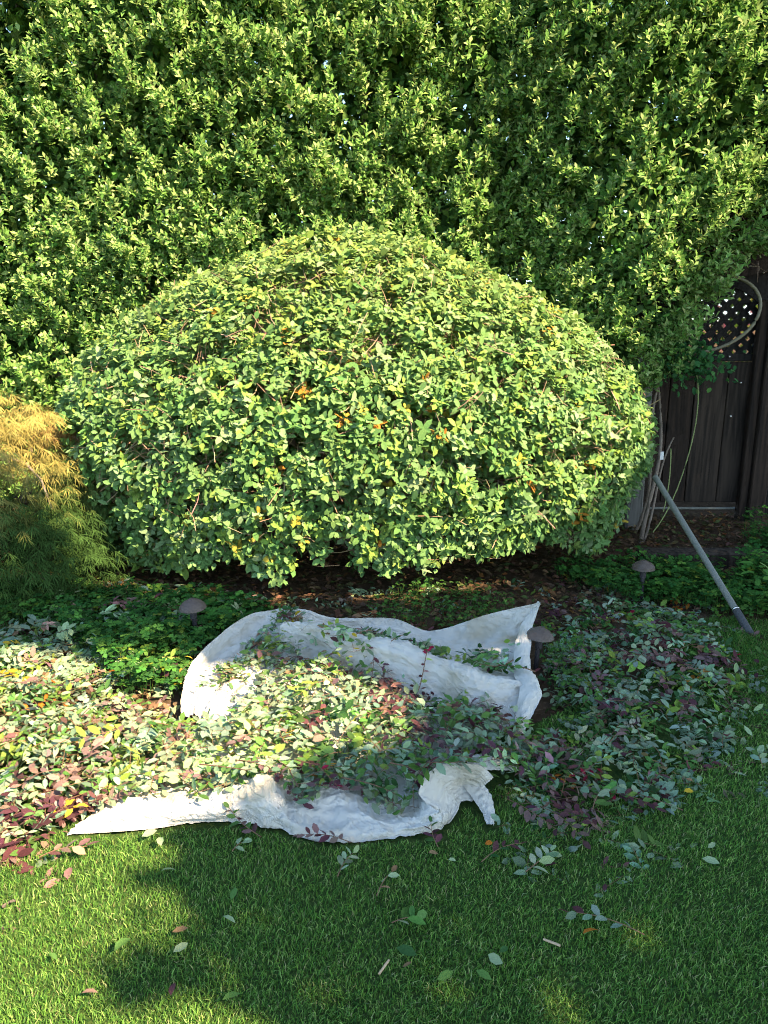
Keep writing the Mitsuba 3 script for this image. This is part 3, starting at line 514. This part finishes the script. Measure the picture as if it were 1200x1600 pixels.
lm = join(lim); put(k + '__limbs', lm[:2], 'm_dry', lm[2], kind='stuff')

# ------------------------------------------------------------------ lace-leaf maple on the left
k = thing('lace_leaf_maple', 'golden and green weeping lace-leaf maple left of the clipped shrub', 'shrub')
MC = np.array([-2.72, 4.42]); nc = 225; per = 60; n = nc * per
ph = U(np.pi * .8, np.pi * 2.3, nc); el = np.arcsin(-.05 + 1.04 * U(0, 1, nc) ** 1.35); ra = U(.84, 1.06, nc)
cc = np.stack([MC[0] + 1.02 * ra * np.cos(el) ** .8 * np.cos(ph), MC[1] + .80 * ra * np.cos(el) ** .8 * np.sin(ph), .10 + 1.12 * ra * np.sin(el)], 1)
cc = np.repeat(cc, per, 0); a_ = U(0, 2 * np.pi, n); r_ = U(0, 1, n) ** .6 * np.repeat(U(.13, .26, nc), per)
P = cc + np.stack([r_ * np.cos(a_), r_ * np.sin(a_), .05 - 2.6 * r_ ** 2 + R.normal(0, .018, n)], 1); P[:, 2] = np.maximum(P[:, 2], .03)
out = unit(np.stack([np.cos(a_) + .5 * (cc[:, 0] - MC[0]), np.sin(a_) + .5 * (cc[:, 1] - MC[1]), np.zeros(n)], 1))
gold_lit = np.clip((P[:, 2] - .52) / .32 + R.normal(0, .25, n), 0, 1)  # height ramp: autumn gold above, also paints sunlit top over shaded base
Cm = mix((.05, .10, .028), (.33, .275, .085), gold_lit) * np.exp(R.normal(0, .2, (n, 1)))
Cm = np.where((np.repeat(R.random(nc) < .10, per) & (gold_lit > .4))[:, None], np.array([.32, .21, .08]) * (.35 + .65 * gold_lit[:, None]), Cm)
parts = []
for j in range(7):
    a = (j - 3) * .36 + R.normal(0, .1, n); side = np.cross(out, [0, 0, 1.])
    D = unit(out * np.cos(a)[:, None] + side * np.sin(a)[:, None] * 1.1 + np.stack([0 * a, 0 * a, -U(.35, 1.1, n)], 1) + R.normal(0, .12, (n, 3)))
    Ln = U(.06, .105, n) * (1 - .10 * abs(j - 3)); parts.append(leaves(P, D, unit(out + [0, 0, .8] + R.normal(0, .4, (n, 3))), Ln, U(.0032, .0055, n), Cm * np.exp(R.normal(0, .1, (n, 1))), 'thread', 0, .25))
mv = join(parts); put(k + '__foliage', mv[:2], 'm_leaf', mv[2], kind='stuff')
for i in range(9):
    a = U(0, 6.28); e = np.array([MC[0] + .8 * math.cos(a), MC[1] + .7 * math.sin(a), U(.5, .9)])
    put(k + '__branch', tube(spline([(MC[0] + U(-.05, .05), MC[1] + U(-.05, .05), -.02), (MC[0] + .25 * math.cos(a), MC[1] + .22 * math.sin(a), .6), e, e + [.15 * math.cos(a), .12 * math.sin(a), -.25]], 12), np.linspace(.028, .004, 12), 6), 'm_bark')

# ------------------------------------------------------------------ tall hedge
def hedge_front(x, z):
    f = 6.18 + .20 * (meshkit.fbm(np.stack([x * 2.4, x * 0, z * .9], -1), 3, 31) - .5) + .16 * (meshkit.noise(np.stack([x * 7.5, x * 0, z * 5.5], -1), 32) - .5)
    return f - .62 * np.clip((x - .9) / .9, 0, 1) * np.clip((z - .4) / .6, 0, 1) - .08 * np.clip(1.6 - z, 0, 1)
def hedge_low(x):
    """Lower border: to the soil on the left, over the gate arch on the right."""
    return np.interp(x, [-5, 1.72, 1.95, 2.10, 2.30, 2.50, 2.8, 5], [.12, .12, .95, 1.18, 1.56, 1.90, 2.08, 2.13]) + .12 * (meshkit.noise(np.stack([x * 6, x * 0, x * 0], -1), 40) - .5)
k = thing('tall_hedge', 'tall dense green hedge of small glossy leaves filling the background', 'hedge')
def shoots(n):
    x, z = U(-3.9, 4.1, n), U(.12, 4.3, n); ok = z > hedge_low(x) + .03
    vis = np.clip(1.25 - np.maximum(np.abs(x) - 3.1, 0), .25, 1); ok &= R.random(n) < vis
    colm = meshkit.fbm(np.stack([x * 4.4, x * 0, z * 3.0], -1), 4, 50)
    ok &= R.random(n) < np.clip((colm - .34) * 5.0, .10, 1)
    return x[ok], z[ok]
HL = [(.115, .235, .05), (.19, .335, .085), (.295, .425, .14), (.39, .50, .19), (.065, .145, .042)]
def shoot_mesh(x, z, out, tone):
    n = len(x); m = 15; y = hedge_front(x, z) + out
    up = unit(np.stack([R.normal(0, .5, n), R.normal(-.55, .4, n), np.ones(n) * U(.5, 1, n)], 1)); ln = U(.07, .22, n)
    parts = []
    t1 = unit(np.cross(up, [1, 0.2, 0])); t2 = np.cross(up, t1); base = np.stack([x, y, z], 1) - up * (ln * .5)[:, None]
    for j in range(m):
        s = (j + .5) / m; a = j * 2.4 + U(0, 1, n); o = t1 * np.cos(a)[:, None] + t2 * np.sin(a)[:, None]
        p = base + up * (ln * s)[:, None]; D = unit(o + up * U(.2 + .6 * s, .6 + 1.0 * s, n)[:, None] + R.normal(0, .2, (n, 3)))
        Nn = unit(up * .5 - o * .3 + SUN * .6 + R.normal(0, .35, (n, 3)))
        Lf = U(.040, .064, n) * (1 - .35 * max(0, s - .75) * 4 * .6)
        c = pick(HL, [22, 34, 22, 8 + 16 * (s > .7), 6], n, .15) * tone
        parts.append(leaves(p, D, Nn, Lf, Lf * U(.42, .56, n), c, 'egg' if j % 3 == 2 else 'kite', .3, U(-.1, .25, n)))
    return join(parts), base, up, ln
x, z = shoots(15500)
sel = np.where((np.abs(x) < 3) & (z < 3.6) & (z > 1.2))[0]; sel = sel[R.permutation(len(sel))[:200]]
rest = np.setdiff1d(np.arange(len(x)), sel)
(hv, base, up, ln) = shoot_mesh(x[rest], z[rest], U(-.03, .16, len(rest)), 1.0)
stems = join([(*tube([b, b + u * l * .5, b + u * l], [.002, .0016, .001], 3, False), (.14, .15, .06)) for b, u, l in zip(base[::2], up[::2], ln[::2])])
inn = 80000                                                              # leaves deeper inside the hedge
xi, zi = U(-3.9, 4.1, inn), U(.12, 4.4, inn); ok = zi > hedge_low(xi) + .05; xi, zi = xi[ok], zi[ok]; inn = len(xi)
dpt = .06 + U(0, 1, inn) ** .8 * .75
hole = np.minimum(np.hypot(xi + 2.62, (zi - 3.42) / 1.3), np.hypot(xi + .35, (zi - 3.28) / 2.2)) < .045
xi, zi, dpt = xi[~hole], zi[~hole], dpt[~hole]; inn = len(xi)
Pi = np.stack([xi, hedge_front(xi, zi) + dpt, zi], 1); Li = U(.035, .06, inn) * np.where(dpt > .30, 2.5, 1.3)
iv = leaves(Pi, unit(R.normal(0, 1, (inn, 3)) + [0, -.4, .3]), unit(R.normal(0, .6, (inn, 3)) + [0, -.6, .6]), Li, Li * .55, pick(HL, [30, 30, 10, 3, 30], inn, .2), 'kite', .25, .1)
xb, zb = U(-3.9, 4.1, 18000), U(.2, 4.5, 18000); ok = (zb > hedge_low(xb) + .1) & (np.minimum(np.hypot(xb + 2.62, (zb - 3.42) / 1.3), np.hypot(xb + .35, (zb - 3.28) / 2.2)) > .08); xb, zb = xb[ok], zb[ok]; nb = len(xb)
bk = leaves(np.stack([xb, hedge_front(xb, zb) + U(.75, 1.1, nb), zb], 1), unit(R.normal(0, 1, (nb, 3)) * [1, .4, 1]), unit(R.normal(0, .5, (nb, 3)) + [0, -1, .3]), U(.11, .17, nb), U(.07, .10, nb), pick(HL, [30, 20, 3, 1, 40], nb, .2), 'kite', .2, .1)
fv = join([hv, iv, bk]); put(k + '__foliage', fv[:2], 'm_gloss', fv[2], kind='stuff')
put(k + '__stems', stems[:2], 'm_dry', stems[2], kind='stuff')
for i in sel:
    s, b, u, l = shoot_mesh(x[i:i + 1], z[i:i + 1], U(-.10, .02, 1), 1.08)
    put(k + '__shoot', s[:2], 'm_gloss', s[2])
for xt in np.arange(-4.0, 1.9, .42):
    xt += U(-.1, .1); put(k + '__trunk', tube(spline([(xt, 6.65, -.03), (xt + U(-.08, .08), 6.62, 1.5), (xt + U(-.12, .12), 6.68, 3.0), (xt + U(-.15, .15), 6.65, 4.5)], 12), np.linspace(.035, .012, 12), 6), 'm_bark')

# ------------------------------------------------------------------ gate, arch, posts
GY = 6.06
k = thing('garden_gate', 'dark weathered board gate with lattice window in the hedge', 'gate')
edges = [2.06, 2.235, 2.43, 2.685, 2.86]
for i in range(4):
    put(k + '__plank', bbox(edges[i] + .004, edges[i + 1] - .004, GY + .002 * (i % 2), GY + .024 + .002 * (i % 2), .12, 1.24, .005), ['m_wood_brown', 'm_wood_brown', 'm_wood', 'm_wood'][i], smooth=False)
put(k + '__backing', bbox(2.05, 2.87, GY + .034, GY + .05, .13, 1.235, .004), 'm_wood_black', smooth=False)  # unseen dark board, added to stop light showing through the plank gaps
put(k + '__rail', bbox(2.03, 2.88, GY - .02, GY + .03, 1.244, 1.30, .005), 'm_wood_black', smooth=False)
win = Polygon([(2.08, 1.304)] + [(2.46 + .44 * math.cos(a), 1.56 + .26 * math.sin(a)) for a in np.linspace(math.pi, 0, 24)] + [(2.84, 1.304)])
pan = Polygon([(2.03, 1.304), (2.03, 2.02), (3.4, 2.02), (3.4, 1.304)]).difference(win.buffer(0))
def flat(poly, y0, y1):
    """Extrudes a polygon of the x-z plane along y."""
    g = [p for p in getattr(poly, 'geoms', [poly]) if p.area > 1e-5]
    m = trimesh.util.concatenate([trimesh.creation.extrude_polygon(p, y1 - y0, engine='earcut') for p in g])
    v = m.vertices; m.vertices = np.stack([v[:, 0], y1 - v[:, 2], v[:, 1]], 1); return m
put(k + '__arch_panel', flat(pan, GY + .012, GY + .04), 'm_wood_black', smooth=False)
wb = win.buffer(.01)
for sgn, yo in ((1, 0), (-1, .008)):
    for c in np.arange(-1.6, 1.6, .069 * math.sqrt(2)):
        a = np.array([2.46 + c - sgn * 1.2, 1.56 - 1.2]); b = np.array([2.46 + c + sgn * 1.2, 1.56 + 1.2])
        s = shapely.LineString([a, b]).buffer(.0205, cap_style=2).intersection(wb)
        if s.area > 3e-4: put(k + '__slat', flat(s, GY + .022 + yo, GY + .030 + yo), 'm_wood_black', smooth=False)
put(k + '__bottom_bar', tube([(2.05, GY - .02, .075), (2.4, GY - .02, .075), (2.86, GY - .02, .075)], .011, 8), 'm_pipe')
for (x, z) in ((2.86, 1.90), (2.66, 1.28), (2.77, 1.08), (2.72, .82), (3.06, 1.88), (2.53, 1.92)):
    put(k + '__bolt', trimesh.creation.icosphere(2, .009).apply_translation([x, GY - .004 if z > 1.3 else GY - .028, z]), 'm_metal')
k = thing('gate_post', 'dark brown weathered post on the right of the gate', 'post')
put(k + '__front_face', bbox(2.90, 3.03, 5.93, 6.03, -.05, 1.70, .008), 'm_wood_brown', smooth=False)
put(k + '__side_strip', bbox(2.835, 2.897, 5.965, 6.035, -.05, 1.70, .006), 'm_wood_brown', smooth=False)
k = thing('gate_post', 'pale grey weathered post between the clipped shrub and the gate', 'post')
put(k, bbox(1.86, 1.985, 5.72, 5.83, -.05, 1.32, .01), 'm_wood_grey', smooth=False)
k = thing('arch_beam', 'mossy curved wooden beam over the garden gate', 'beam')
arc = [(3.35 + 1.42 * math.cos(a), 1.34 + .60 * math.sin(a)) for a in np.linspace(math.radians(176), math.radians(4), 40)]
put(k + '__front_board', flat(Polygon([(1.90, 1.36), (1.90, 2.25), (4.8, 2.25), (4.8, 1.36)] + arc[::-1]), 5.93, 5.975), 'm_wood_brown', smooth=False)
put(k + '__cap', bbox(1.84, 4.8, 5.86, 6.1, 2.253, 2.30, .006), 'm_wood_brown', smooth=False)
k = thing('side_fence', 'dark fence panel in deep shade right of the gate post', 'fence')
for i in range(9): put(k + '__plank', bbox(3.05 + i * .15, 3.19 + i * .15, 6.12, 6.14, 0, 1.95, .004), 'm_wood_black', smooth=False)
k = thing('timber_step', 'low timber sleeper forming a step before the gate', 'step')
put(k, bbox(1.66, 2.62, 4.72, 4.86, -.03, .10, .012), 'm_wood', smooth=False)
k = thing('garden_hose', 'tan hose looping down across the lattice window', 'hose')
put(k, tube(spline([(2.55, 5.90, 1.86), (2.66, 5.86, 1.82), (2.76, 5.85, 1.70), (2.75, 5.84, 1.57), (2.62, 5.86, 1.41), (2.45, 5.90, 1.33), (2.34, 5.93, 1.31)], 40), .0125, 8), 'm_hose')

# climbing plant by the grey post
k = thing('climbing_vine', 'woody climbing vine with grey stems beside the pale post', 'vine')
for pts, r in (([(1.86, 5.35, -.02), (1.93, 5.45, .25), (2.03, 5.60, .55), (2.08, 5.75, .75), (2.06, 5.85, 1.1)], .017), ([(1.88, 5.36, -.02), (1.96, 5.44, .22), (2.05, 5.6, .46), (2.17, 5.72, .70)], .010), ([(1.90, 5.6, 0), (1.99, 5.65, .5), (1.99, 5.7, .85), (2.05, 5.75, 1.15)], .014)):
    put(k + '__stem', tube(spline(pts, 16), np.linspace(r, r * .6, 16), 7), 'm_bark')
for pts in ([(2.28, 5.7, 1.20), (2.31, 5.68, .85), (2.24, 5.62, .52), (2.10, 5.5, .22), (1.96, 5.4, .05)], [(2.14, 5.68, .62), (2.12, 5.6, .42), (2.06, 5.5, .18)]):
    put(k + '__green_shoot', tube(spline(pts, 18), .0042, 5), 'm_dry', (.22, .27, .09))
n = 420; Pv = np.array([2.24, 5.72, 1.27]) + R.normal(0, 1, (n, 3)) * [.13, .06, .085]; Pv[:, 2] -= .3 * np.clip(np.abs(Pv[:, 0] - 2.24) - .05, 0, 1)
Lv = U(.035, .065, n); cv = leaves(Pv, unit(R.normal(0, 1, (n, 3)) + [0, -.4, -.3]), unit(R.normal(0, .5, (n, 3)) + [0, -.5, .8]), Lv, Lv * .72, pick([(.04, .13, .045), (.06, .17, .05), (.10, .21, .06)], [3, 3, 1], n), 'oval', .2, .15)
put(k + '__foliage', cv[:2], 'm_leaf', cv[2], kind='stuff')
k = thing('bare_twigs', 'tangle of bare brown twigs hanging below the hedge over the arch', 'twigs', kind='stuff')
tw = []
for i in range(60):
    a = np.array([U(2.0, 2.75), U(5.72, 5.9), U(1.92, 2.2)]); d = unit(R.normal(0, 1, 3) * [1, .4, .8]) * U(.06, .2)
    v, f = tube([a, a + d * .5 + R.normal(0, .015, 3), a + d], [.0035, .003, .0018], 4, False); tw.append((v, f, pick([(.22, .14, .09), (.32, .24, .17)], [2, 1], 1)[0]))
tj = join(tw); put(k, tj[:2], 'm_dry', tj[2])
k = thing('fern', 'dark green ferny plant in the shade at the right edge', 'fern')
for i in range(34):
    a = U(0, 6.28); o = np.array([2.62 + U(-.12, .35), 4.9 + U(-.2, .2), .02]); d = np.array([math.cos(a), math.sin(a), 0]); ln = U(.25, .42)
    s = np.linspace(0, 1, 14)[:, None]; p = o + d * ln * s * .9 + np.array([0, 0, 1.]) * (ln * (1.5 * s - 1.0 * s * s)) * U(.8, 1.3); q = []
    t = unit(np.gradient(p, axis=0)); sd = unit(np.cross(t, [0, 0, 1.]))
    for sg in (-1, 1): q.append(leaves(p[2:], sd[2:] * sg + t[2:] * .5, np.array([0, 0, 1.]) + R.normal(0, .15, 3), .075 * (1.05 - s[2:, 0]), .016, pick([(.03, .10, .025), (.05, .14, .03)], [1, 1], 12), 'kite', .2, .1))
    fj = join(q + [(*tube(p, .0018, 3, False), (.05, .10, .03))]); put(k + '__frond', fj[:2], 'm_leaf', fj[2])
k = thing('seedling', 'bright light green leafy seedling with a thin arching stem near the pipe foot', 'plant')
put(k + '__stem', tube(spline([(1.98, 3.66, .0), (2.02, 3.72, .10), (2.04, 3.80, .24), (2.0, 3.9, .30)], 14), .0026, 5), 'm_dry', (.20, .30, .08))
for i in range(9):
    a = i * 2.4; v = leaves([[2.0 + .03 * math.cos(a), 3.9 + .03 * math.sin(a), .30 - .012 * i]], [[math.cos(a), math.sin(a), .05]], [[R.normal(0, .2), R.normal(0, .2) - .2, 1]], .085, .036, [(.10, .24, .05)], 'oval', .2, .2)
    put(k + '__leaf', v[:2], 'm_leaf', v[2])
k = thing('white_stone', 'small white stone on the dark soil behind the timber step', 'stone')
st = trimesh.creation.icosphere(3, .024); st.vertices *= 1 + .15 * (meshkit.noise(st.vertices * 60)[:, None] - .5); st.vertices *= [1.15, 1, .8]; put(k, st.apply_translation([1.96, 4.95, .03]), 'm_white')
k = thing('plant_tag', 'small white tag tied to the vine stems beside the post', 'tag')
put(k, bbox(2.02, 2.045, 5.55, 5.555, .56, .62, .001), 'm_white', smooth=False)

# ------------------------------------------------------------------ path lights and pipe
def path_light(x, y, cap_z, lab, lean, r=.066):
    k = thing('path_light', lab, 'path light', 'mushroom path lights')
    c = lathe([(0, .046), (.012, .047), (.016, .044), (.024, .040), (.044, .030), (.060, .014), (r, .002), (r + .001, -.002), (r - .003, -.004), (.050, .004), (.02, .012), (.0, .014)], 40)
    c.apply_transform(trimesh.transformations.rotation_matrix(lean[0], [1, 0, 0]) @ trimesh.transformations.rotation_matrix(lean[1], [0, 1, 0]))
    tx, ty = math.sin(lean[1]) * cap_z, -math.sin(lean[0]) * cap_z
    c.apply_translation([x + tx, y + ty, cap_z]); put(k + '__cap', c, 'm_bronze', smooth=35)
    put(k + '__stem', tube([(x, y, -.04), (x + tx * .5, y + ty * .5, cap_z * .5), (x + tx, y + ty, cap_z + .012)], .011, 12), 'm_stake')
    put(k + '__collar', lathe([(0, .03), (.016, .03), (.017, 0), (.017, -.02), (0, -.022)], 20).apply_translation([x + tx * .85, y + ty * .85, cap_z - .035]), 'm_stake', smooth=35)
path_light(-.93, 3.55, .185, 'bronze mushroom path light in the ground cover left of the cloth', (.05, -.04))
path_light(.70, 3.27, .145, 'bronze mushroom path light half hidden behind the right peak of the cloth', (-.05, .08))
path_light(1.46, 4.11, .20, 'bronze mushroom path light standing before the grey post and gate', (.0, -.02), .062)
k = thing('pipe', 'grey metal pipe leaning from the shrub down to the grass', 'pipe')
a, b = np.array([1.86, 3.62, .0]), np.array([1.66, 4.62, .62]); d = b - a
put(k + '__tube', tube([a + d * .13, a + d * .5, b], .0175, 16), 'm_pipe')
put(k + '__end_sleeve', tube([a - d * .01, a + d * .06, a + d * .14], .0205, 16), 'm_rubber')
put(k + '__ring', tube([a + d * .138, a + d * .142, a + d * .146], .0215, 16), 'm_metal')

# ------------------------------------------------------------------ sunny garden seen through the lattice
k = thing('flowering_shrub', 'sunlit yellow-green shrub with pink flowers seen through the gate lattice', 'shrub')
n = 15000; Pf = unit(R.normal(0, 1, (n, 3))) * (U(.5, 1, n) ** .5)[:, None] * [2.1, .8, 1.7] + [5.0, 11.3, 1.2]; Pf = Pf[Pf[:, 2] > .02]; n = len(Pf); Lf = U(.06, .1, n)
fv = leaves(Pf, unit(R.normal(0, 1, (n, 3))), unit(R.normal(0, .6, (n, 3)) + [0, -.4, .8]), Lf, Lf * .6, pick([(.055, .09, .014), (.085, .11, .02), (.035, .065, .012)], [3, 2, 2], n), 'egg', .2, .1)
put(k + '__foliage', fv[:2], 'm_leaf', fv[2], kind='stuff')
n = 420; Pp = unit(R.normal(0, 1, (n, 3)) + [-.4, -1, .2]) * [1.95, .75, 1.4] + [5.2, 11.3, 1.15]
fv = leaves(Pp, unit(R.normal(0, 1, (n, 3))), unit(R.normal(0, .5, (n, 3)) + [0, -.8, .6]), .09, .085, pick([(.16, .055, .08), (.18, .10, .11)], [2, 1], n), 'egg', .2, .1)
put(k + '__flowers', fv[:2], 'm_leaf', fv[2], kind='stuff')
put(k + '__trunk', tube([(5.2, 11.3, -.05), (5.15, 11.3, .5), (5.2, 11.3, 1.2)], [.06, .05, .03], 8), 'm_bark')

# ------------------------------------------------------------------ unseen tree added beside the camera, crown shaped to shade lawn and gate
SH = Polygon([(-.15, .2), (-.28, 1.41), (-.60, 1.48), (-.74, 1.58), (-.62, 1.72), (-.58, 1.80), (-.66, 1.9), (-.60, 2.1), (-.46, 2.22), (-.22, 2.40), (.02, 2.62), (.10, 2.85), (-.02, 3.05), (-.45, 3.24), (-1.3, 3.36), (-3.6, 3.5), (-3.5, 4.75), (-2.5, 4.55), (-1.9, 4.2), (.3, 4.12), (.70, 4.4), (.95, 5.0), (.95, 6.0), (.55, 6.9), (.75, 7.3), (3.6, 7.7), (4.2, 5), (4, .2)])
k = thing('shade_tree', 'leafy tree added out of view with its crown shaped to shade the lawn', 'tree')
x, y = sow(SH, 1150); t = U(5.2, 8.2, len(x)); n = len(x)
keep = R.random(n) < np.clip(.27 + .30 * np.clip(x - .1, 0, 2) + 1.2 * meshkit.noise(np.stack([x * 3.2, y * 3.2, x * 0], -1), 61), 0, 1)
keep &= ~((np.hypot((x - .1) / 1.0, (y - 1.53) / .5) < .11) & (R.random(n) < .7))
x, y, t = x[keep], y[keep], t[keep]; n = len(x)
Pc = np.stack([x, y, 0 * x], 1) + t[:, None] * SUN; Lc = U(.105, .17, n)
cv = leaves(Pc, unit(R.normal(0, 1, (n, 3))), unit(R.normal(0, .5, (n, 3)) + SUN), Lc, Lc * .7, pick([(.05, .11, .025), (.08, .15, .03)], [1, 1], n), 'kite', .2, .1)
put(k + '__crown', cv[:2], 'm_leaf', cv[2], kind='stuff')
put(k + '__trunk', tube(spline([(5.9, -.6, -.1), (5.8, -.5, 1.5), (5.6, -.4, 3.0), (5.3, -.2, 4.4)], 12), np.linspace(.16, .09, 12), 10), 'm_bark')
for i in R.permutation(n)[:16]:
    s0 = np.array([5.65, -.4, U(2.3, 4.0)]); put(k + '__limb', tube(spline([s0, s0 * .5 + Pc[i] * .5 + [0, 0, .3], Pc[i]], 10), np.linspace(.05, .01, 10), 6), 'm_bark')
